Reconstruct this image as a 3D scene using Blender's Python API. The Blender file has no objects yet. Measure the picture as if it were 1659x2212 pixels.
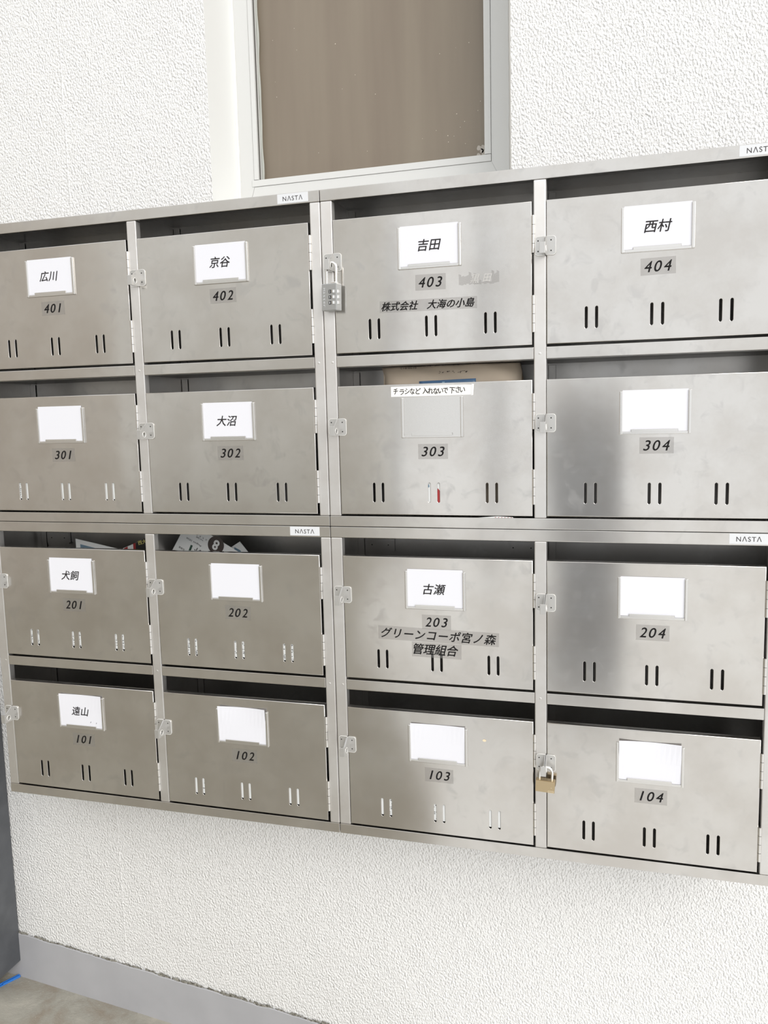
import bpy, bmesh, math, random
from mathutils import Matrix, Vector

random.seed(4)
scene = bpy.context.scene
COL = scene.collection

# ------------------------------------------------------------------ camera
cam_d = bpy.data.cameras.new('camera')
cam = bpy.data.objects.new('camera', cam_d)
COL.objects.link(cam)
cam_d.sensor_fit = 'HORIZONTAL'
cam_d.sensor_width = 36.0
cam_d.lens = 1774.13 / 1659.0 * 36.0
cam_d.clip_start = 0.02
cam.matrix_world = Matrix((
    (0.96016164, -0.00995121, 0.27926797, 1.1746654),
    (0.27835716, 0.12216235, -0.9526771, -1.29533453),
    (-0.02463574, 0.99246024, 0.12006559, 0.73673006),
    (0, 0, 0, 1)))
scene.camera = cam

# ------------------------------------------------------------------ world
world = bpy.data.worlds.new('overcast sky')
scene.world = world
world.use_nodes = True
wn = world.node_tree
bg = wn.nodes['Background']
bg.inputs['Color'].default_value = (0.97, 0.985, 1.0, 1)
bg.inputs['Strength'].default_value = 1.2

# hazy sun from the open right-hand side of the entrance
sun_d = bpy.data.lights.new('sun', 'SUN')
sun = bpy.data.objects.new('sun', sun_d)
COL.objects.link(sun)
sun_d.energy = 1.7
sun_d.angle = math.radians(40)
sun_d.color = (1.0, 0.965, 0.92)
sun.rotation_euler = Vector((-0.62, 0.62, -0.50)).to_track_quat('-Z', 'Y').to_euler()
sun.location = (3, -3, 3)

scene.view_settings.view_transform = 'Standard'
scene.view_settings.look = 'None'
scene.view_settings.gamma = 1.0
scene.view_settings.use_curve_mapping = False
scene.view_settings.exposure = 0.0


# ------------------------------------------------------------------ materials
def mat(name):
    m = bpy.data.materials.new(name)
    m.use_nodes = True
    nt = m.node_tree
    return m, nt, nt.nodes['Principled BSDF']


def node(nt, kind, **kw):
    n = nt.nodes.new(kind)
    for k, v in kw.items():
        if hasattr(n, k):
            setattr(n, k, v)
        else:
            n.inputs[k].default_value = v
    return n


def simple(name, col, rough=0.6, metal=0.0, spec=0.5):
    m, nt, p = mat(name)
    p.inputs['Base Color'].default_value = (*col, 1)
    p.inputs['Roughness'].default_value = rough
    p.inputs['Metallic'].default_value = metal
    p.inputs['Specular IOR Level'].default_value = spec
    return m


def steel(name, col, rough, aniso, rot, smudge=True, wave=0.0, brush=(2.0, 2.0, 900.0)):
    """Brushed stainless sheet: faint grain, hand marks, slight waviness."""
    m, nt, p = mat(name)
    L = nt.links.new
    tc = node(nt, 'ShaderNodeTexCoord')
    geo = node(nt, 'ShaderNodeNewGeometry')
    p.inputs['Metallic'].default_value = 1.0
    p.inputs['Anisotropic'].default_value = aniso
    p.inputs['Anisotropic Rotation'].default_value = rot
    tan = node(nt, 'ShaderNodeTangent', direction_type='UV_MAP', uv_map='UVMap')
    L(tan.outputs[0], p.inputs['Tangent'])
    n1 = node(nt, 'ShaderNodeTexNoise', Scale=9.0, Detail=5.0, Roughness=0.6)
    L(geo.outputs['Position'], n1.inputs['Vector'])
    r1 = node(nt, 'ShaderNodeValToRGB')
    r1.color_ramp.elements[0].position = 0.35
    r1.color_ramp.elements[1].position = 0.68
    L(n1.outputs['Fac'], r1.inputs['Fac'])
    # finger smudges: sparse blobs
    n2 = node(nt, 'ShaderNodeTexNoise', Scale=34.0, Detail=3.0, Roughness=0.55, Distortion=0.6)
    L(geo.outputs['Position'], n2.inputs['Vector'])
    r2 = node(nt, 'ShaderNodeValToRGB')
    r2.color_ramp.interpolation = 'EASE'
    r2.color_ramp.elements[0].position = 0.52
    r2.color_ramp.elements[1].position = 0.72
    L(n2.outputs['Fac'], r2.inputs['Fac'])
    mul = node(nt, 'ShaderNodeMath', operation='MULTIPLY')
    L(r1.outputs['Color'], mul.inputs[0])
    L(r2.outputs['Color'], mul.inputs[1])
    # grain
    mp = node(nt, 'ShaderNodeMapping')
    mp.inputs['Scale'].default_value = brush
    L(geo.outputs['Position'], mp.inputs['Vector'])
    n3 = node(nt, 'ShaderNodeTexNoise', Scale=1.0, Detail=2.0)
    L(mp.outputs[0], n3.inputs['Vector'])
    rr = node(nt, 'ShaderNodeMapRange')
    rr.inputs['To Min'].default_value = rough - 0.008
    rr.inputs['To Max'].default_value = rough + 0.012
    L(n3.outputs['Fac'], rr.inputs['Value'])
    add = node(nt, 'ShaderNodeMath', operation='MULTIPLY_ADD')
    L(mul.outputs[0], add.inputs[0])
    add.inputs[1].default_value = 0.07 if smudge else 0.0
    L(rr.outputs[0], add.inputs[2])
    L(add.outputs[0], p.inputs['Roughness'])
    mix = node(nt, 'ShaderNodeMix', data_type='RGBA')
    mix.inputs['A'].default_value = (*col, 1)
    mix.inputs['B'].default_value = (col[0] * .83, col[1] * .83, col[2] * .84, 1)
    fm = node(nt, 'ShaderNodeMath', operation='MULTIPLY')
    L(mul.outputs[0], fm.inputs[0])
    fm.inputs[1].default_value = 0.8 if smudge else 0.2
    L(fm.outputs[0], mix.inputs['Factor'])
    tint = node(nt, 'ShaderNodeMix', data_type='RGBA', blend_type='MULTIPLY')
    r4 = node(nt, 'ShaderNodeValToRGB')
    r4.color_ramp.elements[0].color = (.90, .885, .87, 1)
    r4.color_ramp.elements[1].color = (1, 1, 1, 1)
    r4.color_ramp.elements[0].position = 0.38
    r4.color_ramp.elements[1].position = 0.6
    L(n1.outputs['Fac'], r4.inputs['Fac'])
    tint.inputs['Factor'].default_value = 1.0
    L(mix.outputs['Result'], tint.inputs['A'])
    L(r4.outputs['Color'], tint.inputs['B'])
    L(tint.outputs['Result'], p.inputs['Base Color'])
    if wave:
        mw = node(nt, 'ShaderNodeMapping')
        mw.inputs['Scale'].default_value = (1.0, 1.0, 0.45)
        L(geo.outputs['Position'], mw.inputs['Vector'])
        nw = node(nt, 'ShaderNodeTexNoise', Scale=7.0, Detail=1.0)
        L(mw.outputs[0], nw.inputs['Vector'])
        b = node(nt, 'ShaderNodeBump')
        b.inputs['Strength'].default_value = 1.0
        b.inputs['Distance'].default_value = wave
        L(nw.outputs['Fac'], b.inputs['Height'])
        L(b.outputs[0], p.inputs['Normal'])
    return m


STEEL = (0.645, 0.625, 0.595)
M = {}
M['door'] = steel('brushed steel door sheet', STEEL, 0.15, 0.7, 0.25, wave=0.0012)
M['rail'] = steel('brushed steel rail', STEEL, 0.2, 0.6, 0.25, wave=0.0006)
M['stile'] = steel('vertically brushed steel', (0.76, 0.745, 0.725), 0.42, 0.7, 0.0, smudge=False, brush=(900.0, 2.0, 2.0))
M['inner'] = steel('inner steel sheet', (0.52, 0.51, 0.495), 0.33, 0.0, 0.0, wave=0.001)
M['hasp'] = simple('satin nickel', (0.56, 0.55, 0.53), 0.34, 0.75)
M['holder'] = simple('pressed steel pocket', (0.70, 0.685, 0.66), 0.2, 1.0)
M['eyelet'] = simple('bright eyelet', (0.84, 0.83, 0.80), 0.45, 0.5)
M['hinge'] = simple('hinge steel', (0.72, 0.70, 0.67), 0.25, 1.0)
M['hole'] = simple('screw recess', (0.02, 0.018, 0.016), 0.6)
M['ink'] = simple('black print', (0.010, 0.009, 0.009), 0.5, 0, 0.15)
M['ink_soft'] = simple('dark grey print', (0.045, 0.04, 0.04), 0.5)
M['card'] = simple('white card', (0.765, 0.765, 0.805), 0.55)
M['card_text'] = simple('card print', (0.022, 0.019, 0.02), 0.6, 0, 0.2)
M['brand'] = simple('brand plate white', (0.70, 0.71, 0.725), 0.45)
M['paper'] = simple('leaflet paper', (0.80, 0.81, 0.80), 0.6)
M['paper_tape'] = simple('taped paper strip', (0.88, 0.87, 0.83), 0.5)
M['blue'] = simple('muted blue print', (0.16, 0.25, 0.33), 0.5)
M['blue_film'] = simple('blue packet film', (0.05, 0.10, 0.18), 0.3)
M['red'] = simple('red print', (0.36, 0.03, 0.03), 0.5)
M['black_flyer'] = simple('black flyer print', (0.02, 0.02, 0.02), 0.4)
M['yellow'] = simple('yellow print', (0.7, 0.62, 0.2), 0.5)
M['brown_print'] = simple('brown print', (0.06, 0.045, 0.04), 0.5)
M['kraft'] = simple('cream paper bag', (0.50, 0.42, 0.33), 0.7)
M['brass'] = simple('aged brass', (0.47, 0.37, 0.23), 0.38, 0.85)
M['brass_plate'] = simple('light brass stamp', (0.60, 0.50, 0.34), 0.45, 0.6)
M['chrome'] = simple('chromed shackle', (0.86, 0.85, 0.83), 0.14, 1.0)
M['lock_body'] = simple('satin aluminium', (0.45, 0.455, 0.45), 0.42, 0.75)
M['dial'] = simple('chrome dial', (0.80, 0.80, 0.79), 0.2, 1.0)
M['dial_black'] = simple('dial number field', (0.03, 0.03, 0.03), 0.4)
M['frame_paint'] = simple('pale grey window frame', (0.655, 0.655, 0.64), 0.38)
M['gasket'] = simple('grey green gasket', (0.44, 0.45, 0.41), 0.55)
M['seam'] = simple('dark joint', (0.10, 0.095, 0.085), 0.8)
M['sealant'] = simple('old grey sealant', (0.42, 0.41, 0.385), 0.8)
M['caulk'] = simple('white caulk', (0.84, 0.84, 0.80), 0.6)
M['blue_plastic'] = simple('bright blue plastic', (0.03, 0.19, 0.62), 0.35)
M['spot'] = simple('paint spot', (0.50, 0.46, 0.41), 0.7)
M['speck'] = simple('light fleck', (0.66, 0.6, 0.5), 0.7)
M['residue'] = simple('pale glue residue', (0.56, 0.545, 0.52), 0.6, 0.2)
M['stain'] = simple('amber stain', (0.80, 0.66, 0.46), 0.5)


def film_material():
    m = bpy.data.materials.new('clear label film')
    m.use_nodes = True
    nt = m.node_tree
    nt.nodes.clear()
    out = node(nt, 'ShaderNodeOutputMaterial')
    tr = node(nt, 'ShaderNodeBsdfTransparent')
    tr.inputs[0].default_value = (0.93, 0.925, 0.92, 1)
    df = node(nt, 'ShaderNodeBsdfDiffuse')
    df.inputs[0].default_value = (0.45, 0.445, 0.435, 1)
    gl = node(nt, 'ShaderNodeBsdfGlossy')
    gl.inputs['Roughness'].default_value = 0.4
    gl.inputs['Color'].default_value = (0.6, 0.6, 0.6, 1)
    a = node(nt, 'ShaderNodeMixShader')
    a.inputs[0].default_value = 0.12
    b = node(nt, 'ShaderNodeMixShader')
    b.inputs[0].default_value = 0.06
    nt.links.new(tr.outputs[0], a.inputs[1])
    nt.links.new(df.outputs[0], a.inputs[2])
    nt.links.new(a.outputs[0], b.inputs[1])
    nt.links.new(gl.outputs[0], b.inputs[2])
    nt.links.new(b.outputs[0], out.inputs[0])
    return m


M['film'] = film_material()


def stucco():
    m, nt, p = mat('white stucco paint')
    L = nt.links.new
    geo = node(nt, 'ShaderNodeNewGeometry')
    mp = node(nt, 'ShaderNodeMapping')
    mp.inputs['Scale'].default_value = (1.0, 1.0, 0.72)
    mp.inputs['Rotation'].default_value = (0, 0.35, 0)
    L(geo.outputs['Position'], mp.inputs['Vector'])
    n1 = node(nt, 'ShaderNodeTexNoise', Scale=290.0, Detail=1.5, Roughness=0.45, Distortion=0.0)
    L(mp.outputs[0], n1.inputs['Vector'])
    r1 = node(nt, 'ShaderNodeValToRGB')
    r1.color_ramp.elements[0].position = 0.28
    r1.color_ramp.elements[1].position = 0.74
    L(n1.outputs['Fac'], r1.inputs['Fac'])
    n2 = node(nt, 'ShaderNodeTexNoise', Scale=22.0, Detail=2.0)
    L(geo.outputs['Position'], n2.inputs['Vector'])
    s = node(nt, 'ShaderNodeMath', operation='MULTIPLY_ADD')
    L(n2.outputs['Fac'], s.inputs[0])
    s.inputs[1].default_value = 0.9
    L(r1.outputs['Color'], s.inputs[2])
    b = node(nt, 'ShaderNodeBump')
    b.inputs['Strength'].default_value = 0.85
    b.inputs['Distance'].default_value = 0.0030
    L(s.outputs[0], b.inputs['Height'])
    L(b.outputs[0], p.inputs['Normal'])
    p.inputs['Base Color'].default_value = (0.82, 0.815, 0.80, 1)
    p.inputs['Roughness'].default_value = 0.5
    return m


M['stucco'] = stucco()


def smooth_paint():
    m, nt, p = mat('smooth white paint')
    L = nt.links.new
    geo = node(nt, 'ShaderNodeNewGeometry')
    n1 = node(nt, 'ShaderNodeTexNoise', Scale=60.0, Detail=4.0)
    L(geo.outputs['Position'], n1.inputs['Vector'])
    b = node(nt, 'ShaderNodeBump')
    b.inputs['Strength'].default_value = 0.25
    b.inputs['Distance'].default_value = 0.001
    L(n1.outputs['Fac'], b.inputs['Height'])
    L(b.outputs[0], p.inputs['Normal'])
    p.inputs['Base Color'].default_value = (0.84, 0.845, 0.825, 1)
    p.inputs['Roughness'].default_value = 0.45
    return m


M['smooth_paint'] = smooth_paint()


def concrete():
    m, nt, p = mat('stained concrete')
    L = nt.links.new
    geo = node(nt, 'ShaderNodeNewGeometry')
    n1 = node(nt, 'ShaderNodeTexNoise', Scale=9.0, Detail=7.0, Roughness=0.65, Distortion=0.4)
    n2 = node(nt, 'ShaderNodeTexNoise', Scale=190.0, Detail=3.0, Roughness=0.7)
    L(geo.outputs['Position'], n1.inputs['Vector'])
    L(geo.outputs['Position'], n2.inputs['Vector'])
    r = node(nt, 'ShaderNodeValToRGB')
    e = r.color_ramp.elements
    e[0].position = 0.3
    e[0].color = (0.25, 0.205, 0.155, 1)
    e[1].position = 0.72
    e[1].color = (0.46, 0.43, 0.37, 1)
    k = r.color_ramp.elements.new(0.5)
    k.color = (0.33, 0.315, 0.27, 1)
    L(n1.outputs['Fac'], r.inputs['Fac'])
    r2 = node(nt, 'ShaderNodeValToRGB')
    r2.color_ramp.elements[0].position = 0.66
    r2.color_ramp.elements[1].position = 0.76
    L(n2.outputs['Fac'], r2.inputs['Fac'])
    mx = node(nt, 'ShaderNodeMix', data_type='RGBA')
    L(r2.outputs['Color'], mx.inputs['Factor'])
    L(r.outputs['Color'], mx.inputs['A'])
    mx.inputs['B'].default_value = (0.55, 0.52, 0.45, 1)
    L(mx.outputs['Result'], p.inputs['Base Color'])
    b = node(nt, 'ShaderNodeBump')
    b.inputs['Strength'].default_value = 0.5
    b.inputs['Distance'].default_value = 0.002
    L(n2.outputs['Fac'], b.inputs['Height'])
    L(b.outputs[0], p.inputs['Normal'])
    p.inputs['Roughness'].default_value = 0.75
    return m


M['concrete'] = concrete()


def mottled(name, a, b_, scale, rough, stretch=(1, 1, 1), bump=0.0, spec=0.5):
    m, nt, p = mat(name)
    L = nt.links.new
    geo = node(nt, 'ShaderNodeNewGeometry')
    mp = node(nt, 'ShaderNodeMapping')
    mp.inputs['Scale'].default_value = stretch
    L(geo.outputs['Position'], mp.inputs['Vector'])
    n1 = node(nt, 'ShaderNodeTexNoise', Scale=scale, Detail=4.0)
    L(mp.outputs[0], n1.inputs['Vector'])
    r = node(nt, 'ShaderNodeValToRGB')
    r.color_ramp.elements[0].position = 0.35
    r.color_ramp.elements[0].color = (*a, 1)
    r.color_ramp.elements[1].position = 0.65
    r.color_ramp.elements[1].color = (*b_, 1)
    L(n1.outputs['Fac'], r.inputs['Fac'])
    L(r.outputs['Color'], p.inputs['Base Color'])
    p.inputs['Roughness'].default_value = rough
    p.inputs['Specular IOR Level'].default_value = spec
    if bump:
        b = node(nt, 'ShaderNodeBump')
        b.inputs['Distance'].default_value = bump
        L(n1.outputs['Fac'], b.inputs['Height'])
        L(b.outputs[0], p.inputs['Normal'])
    return m


M['skirting'] = mottled('grey skirting paint', (0.385, 0.385, 0.40), (0.415, 0.415, 0.43), 14.0, 0.5)
M['ragged'] = mottled('crumbled mortar', (0.10, 0.09, 0.07), (0.36, 0.35, 0.31), 240.0, 0.9, bump=0.002)
M['pane'] = mottled('brown window board with reflection bands', (0.205, 0.165, 0.125), (0.245, 0.205, 0.155), 5.0, 0.3, stretch=(3.0, 1, 0.25))  # faint reflections painted into the brown as vertical bands
M['dark_panel'] = mottled('dark grey paint', (0.075, 0.08, 0.088), (0.095, 0.10, 0.11), 30.0, 0.35)
M['far_wall'] = mottled('weathered plaster', (0.42, 0.39, 0.35), (0.48, 0.45, 0.41), 3.0, 0.8)
M['pale_wall'] = mottled('pale render', (0.74, 0.725, 0.69), (0.80, 0.785, 0.75), 2.0, 0.8)
M['pier'] = mottled('blue grey added pier', (0.30, 0.31, 0.33), (0.35, 0.36, 0.38), 3.0, 0.7)
M['pavement'] = mottled('pale pavement', (0.74, 0.735, 0.72), (0.82, 0.815, 0.80), 6.0, 0.8)


# ------------------------------------------------------------------ mesh helpers
def uv_box(bm):
    uv = bm.loops.layers.uv.get('UVMap') or bm.loops.layers.uv.new('UVMap')
    for f in bm.faces:
        n = f.normal
        ax = max(range(3), key=lambda i: abs(n[i]))
        for l in f.loops:
            c = l.vert.co
            l[uv].uv = (c.y, c.z) if ax == 0 else ((c.x, c.z) if ax == 1 else (c.x, c.y))


def to_mesh(bm, name, mats):
    bm.normal_update()
    uv_box(bm)
    me = bpy.data.meshes.new(name)
    bm.to_mesh(me)
    bm.free()
    for m in (mats if isinstance(mats, (list, tuple)) else [mats]):
        me.materials.append(M[m])
    return me


def link(name, me, parent=None, loc=(0, 0, 0), rot=None, label=None, cat=None, group=None, kind=None):
    o = bpy.data.objects.new(name, me)
    COL.objects.link(o)
    if parent:
        o.parent = parent
    o.location = loc
    if rot:
        o.rotation_euler = rot
    if label:
        o['label'] = label
    if cat:
        o['category'] = cat
    if group:
        o['group'] = group
    if kind:
        o['kind'] = kind
    return o


def box(bm, x0, x1, y0, y1, z0, z1, bev=0.0, seg=2, mi=0, xf=None):
    t = bmesh.new()
    bmesh.ops.create_cube(t, size=1.0)
    for v in t.verts:
        v.co = Vector((x0 + (v.co.x + .5) * (x1 - x0), y0 + (v.co.y + .5) * (y1 - y0), z0 + (v.co.z + .5) * (z1 - z0)))
    if bev:
        bmesh.ops.bevel(t, geom=t.edges[:], offset=bev, segments=seg, profile=0.6, affect='EDGES')
    join(bm, t, mi, xf)


def join(bm, t, mi=0, xf=None, smooth=None):
    t.verts.ensure_lookup_table()
    mp = {}
    for v in t.verts:
        mp[v.index] = bm.verts.new(xf @ v.co if xf else v.co)
    for f in t.faces:
        try:
            nf = bm.faces.new([mp[v.index] for v in f.verts])
        except ValueError:
            continue
        nf.material_index = mi if mi is not None else f.material_index
        nf.smooth = f.smooth if smooth is None else smooth
    t.free()


def circle_pts(cx, cz, r, n=16, a0=0.0, a1=2 * math.pi, closed=False):
    k = n if not closed else n - 1
    return [(cx + r * math.cos(a0 + (a1 - a0) * i / k), cz + r * math.sin(a0 + (a1 - a0) * i / k)) for i in range(n)]


def rrect(x0, x1, z0, z1, r, n=5, corners=(1, 1, 1, 1)):
    """Rounded rectangle, counter-clockwise, corners order: BR, TR, TL, BL."""
    pts = []
    for on, cx, cz, a, sx, sz in ((corners[0], x1 - r, z0 + r, -90, x1, z0), (corners[1], x1 - r, z1 - r, 0, x1, z1),
                                  (corners[2], x0 + r, z1 - r, 90, x0, z1), (corners[3], x0 + r, z0 + r, 180, x0, z0)):
        if on:
            pts += circle_pts(cx, cz, r, n, math.radians(a), math.radians(a + 90), closed=True)
        else:
            pts.append((sx, sz))
    return pts


def plate(bm, outer, holes, y0, y1, mi=0, axis='y', xf=None):
    """Polygon with holes in the xz plane (or yz when axis='x'), extruded y0..y1. y0 is the front."""
    t = bmesh.new()

    def P(p, d):
        return Vector((p[0], d, p[1])) if axis == 'y' else Vector((d, p[0], p[1]))
    edges = []
    for loop in [outer] + list(holes):
        vs = [t.verts.new(P(p, y0)) for p in loop]
        edges += [t.edges.new((vs[i], vs[(i + 1) % len(vs)])) for i in range(len(vs))]
    bmesh.ops.triangle_fill(t, use_beauty=True, edges=edges)
    if y1 != y0:
        g = bmesh.ops.extrude_face_region(t, geom=t.faces[:])
        nv = [e for e in g['geom'] if isinstance(e, bmesh.types.BMVert)]
        d = Vector((0, y1 - y0, 0)) if axis == 'y' else Vector((y1 - y0, 0, 0))
        bmesh.ops.translate(t, verts=nv, vec=d)
    bmesh.ops.recalc_face_normals(t, faces=t.faces[:])
    if y1 == y0:
        want = Vector((0, -1, 0)) if axis == 'y' else Vector((1, 0, 0))
        t.normal_update()
        if t.faces[:] and t.faces[0].normal.dot(want) < 0 if len(t.faces) else False:
            bmesh.ops.reverse_faces(t, faces=t.faces[:])
    join(bm, t, mi, xf)


def tube(bm, pts, r, n=10, mi=0, xf=None, caps=True):
    t = bmesh.new()
    rings = []
    pts = [Vector(p) for p in pts]
    up = None
    for i, p in enumerate(pts):
        d = (pts[min(i + 1, len(pts) - 1)] - pts[max(i - 1, 0)]).normalized()
        if up is None:
            up = d.orthogonal().normalized()
        s = d.cross(up)
        s.normalize()
        up = s.cross(d).normalized()
        rr = r[i] if isinstance(r, (list, tuple)) else r
        rings.append([t.verts.new(p + rr * (math.cos(2 * math.pi * k / n) * s + math.sin(2 * math.pi * k / n) * up)) for k in range(n)])
    for a, b in zip(rings, rings[1:]):
        for k in range(n):
            f = t.faces.new((a[k], a[(k + 1) % n], b[(k + 1) % n], b[k]))
            f.smooth = True
    if caps:
        for rg in (rings[0], rings[-1]):
            t.faces.new([t.verts.new(v.co) for v in rg])
    bmesh.ops.recalc_face_normals(t, faces=t.faces[:])
    join(bm, t, mi, xf)


_text_cache = {}


def text_geo(s, shear=0.0, offset=0.0, spacing=1.0, res=5):
    key = (s, shear, offset, spacing, res)
    if key not in _text_cache:
        cu = bpy.data.curves.new('lettering', 'FONT')
        cu.body = s
        cu.size = 1.0
        cu.shear = shear
        cu.offset = offset
        cu.space_character = spacing
        cu.resolution_u = res
        cu.fill_mode = 'FRONT'
        o = bpy.data.objects.new('lettering', cu)
        COL.objects.link(o)
        dg = bpy.context.evaluated_depsgraph_get()
        me = bpy.data.meshes.new_from_object(o.evaluated_get(dg))
        vs = [(v.co.x, v.co.y) for v in me.vertices]
        fs = [tuple(p.vertices) for p in me.polygons]
        bpy.data.objects.remove(o)
        bpy.data.curves.remove(cu)
        bpy.data.meshes.remove(me)
        if vs:
            x0, x1 = min(v[0] for v in vs), max(v[0] for v in vs)
            y0, y1 = min(v[1] for v in vs), max(v[1] for v in vs)
            vs = [((v[0] - x0) / (x1 - x0) - .5, (v[1] - y0) / (y1 - y0) - .5) for v in vs]
        _text_cache[key] = (vs, fs)
    return _text_cache[key]


def put_text(bm, s, cx, cz, w, h, y, mi=0, rot=0.0, shear=0.0, offset=0.0, spacing=1.0, xf=None):
    """Lettering fitted to a w x h box centred at (cx, cz), facing -Y."""
    vs, fs = text_geo(s, shear, offset, spacing)
    ca, sa = math.cos(rot), math.sin(rot)
    nv = []
    for a, b in vs:
        x, z = a * w, b * h
        p = Vector((cx + x * ca - z * sa, y, cz + x * sa + z * ca))
        nv.append(bm.verts.new(xf @ p if xf else p))
    for f in fs:
        try:
            bm.faces.new([nv[i] for i in f]).material_index = mi
        except ValueError:
            pass


def quad(bm, pts, mi=0):
    f = bm.faces.new([bm.verts.new(p) for p in pts])
    f.material_index = mi
    return f


# ------------------------------------------------------------------ the setting
WY = 0.155                     # wall plane
CH = 0.5484                    # cabinet height
CW = 0.70                      # cabinet pitch


def floor_z(x):
    return -0.5538 - 0.104 * x


def skirt_z(x):
    return -0.4470 - 0.108 * x


def build_wall():
    bm = bmesh.new()
    outer = [(-2.6, -1.2), (3.6, -1.2), (3.6, 2.3), (-2.6, 2.3)]
    hole = [(0.430, 1.100), (0.988, 1.100), (0.988, 1.95), (0.430, 1.95)]
    plate(bm, outer, [hole], WY, WY + 0.20)
    bm.normal_update()
    for f in bm.faces:
        c = f.calc_center_median()
        if abs(f.normal.y) < .5 and -2 < c.x < 3 and 1.0 < c.z < 2.0:
            f.material_index = 1
    link('wall_back', to_mesh(bm, 'wall_back', ['stucco', 'smooth_paint']), kind='structure')


build_wall()


def ridge_lines():
    """Two faint vertical plaster seams in the stucco, left of the window and under the boxes."""
    bm = bmesh.new()
    for x, z0, z1 in ((0.118, 1.12, 2.2), (0.131, -0.455, -0.05)):
        pts = []
        n = 30
        for i in range(n + 1):
            z = z0 + (z1 - z0) * i / n
            pts.append((x + 0.0012 * math.sin(i * 1.7), WY + 0.0012 + 0.0006 * math.sin(i * 2.3), z))
        tube(bm, pts, [0.0022 + 0.0006 * math.sin(i * 3.1) for i in range(n + 1)], 8)
    link('trim_1', to_mesh(bm, 'plaster_seam', 'stucco'), kind='structure')


ridge_lines()

bm = bmesh.new()
quad(bm, [(-4.0, WY + .2, floor_z(-4)), (5.0, WY + .2, floor_z(5)), (5.0, -9, floor_z(5)), (-4.0, -9, floor_z(-4))])
bmesh.ops.recalc_face_normals(bm, faces=bm.faces[:])
link('floor', to_mesh(bm, 'floor', 'concrete'), kind='structure')


def skirting():
    bm = bmesh.new()
    n = 260
    xs = [-0.6 + 3.4 * i / n for i in range(n + 1)]
    yf = WY - 0.004
    top = [skirt_z(x) + 0.0016 * math.sin(x * 61) * math.sin(x * 23) + random.uniform(-.0009, .0009) for x in xs]
    a = [bm.verts.new((x, yf, floor_z(x) - .004)) for x in xs]
    b = [bm.verts.new((x, yf, t - .0015)) for x, t in zip(xs, top)]
    c = [bm.verts.new((x, yf + .0015, t)) for x, t in zip(xs, top)]
    d = [bm.verts.new((x, WY + .01, t)) for x, t in zip(xs, top)]
    for i in range(n):
        for p, q in ((a, b), (b, c), (c, d)):
            bm.faces.new((p[i], p[i + 1], q[i + 1], q[i]))
    bmesh.ops.recalc_face_normals(bm, faces=bm.faces[:])
    o = link('baseboard_back', to_mesh(bm, 'baseboard', 'skirting'), kind='structure')
    # crumbled line where the skirting meets the stucco
    bm = bmesh.new()
    for i in range(420):
        x = -0.6 + 3.4 * (i + random.random()) / 420
        w = random.uniform(.004, .012)
        h = random.uniform(.0012, .0048) * (1.5 if 0.15 < x < 0.5 else 1.0)
        z = skirt_z(x) + random.uniform(-.001, .003)
        p = [(x - w, z - h * .4), (x - w * .3, z - h), (x + w * .6, z - h * .7), (x + w, z), (x + w * .2, z + h * .8), (x - w * .5, z + h)]
        quad(bm, [(px, WY - .0012 - random.random() * .002, pz) for px, pz in p])
    bmesh.ops.recalc_face_normals(bm, faces=bm.faces[:])
    r = link('mortar_crumbs', to_mesh(bm, 'mortar_crumbs', 'ragged'), parent=o, kind='stuff')


skirting()

# unseen surroundings, added only to give the steel something to reflect
bm = bmesh.new()
box(bm, -2.6, -2.4, -4.0, WY, -1.0, 2.3)  # added wall out of view, dims what the left doors mirror
link('wall_left_added', to_mesh(bm, 'wall_left_added', 'far_wall'), kind='structure')
bm = bmesh.new()
box(bm, -9, -1.3, -7.2, -7.0, -2.0, 3.4)  # added pale wall out of view, mirrored in the middle doors
link('wall_front_added', to_mesh(bm, 'wall_front_added', 'pale_wall'), kind='structure')
bm = bmesh.new()
quad(bm, [(x, y, floor_z(x) + .002) for x, y in ((-1.6, -9), (5, -9), (5, WY), (.80, WY), (.58, -1.3), (-.30, -3.2))])  # added pale ground, its edge shaped to brighten the right-hand reflections
FP = link('floor_pavement_added', to_mesh(bm, 'pavement', 'pavement'), kind='structure')
bm = bmesh.new()
box(bm, .85, 1.15, -2.9, -2.6, -.75, .80)  # invented pier behind the camera, darkens the mirrored left of the right-hand doors
link('wall_pier_added', to_mesh(bm, 'wall_pier_added', 'pier'), kind='structure')
bm = bmesh.new()
for x in (-.57, .2):
    tube(bm, [(x, -5, -1.2), (x, -5, 2.2)], .05, 16)  # invented posts out of view, put vertical streaks into the steel
link('posts_added', to_mesh(bm, 'reflection_posts', 'pier'), kind='structure')


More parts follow.
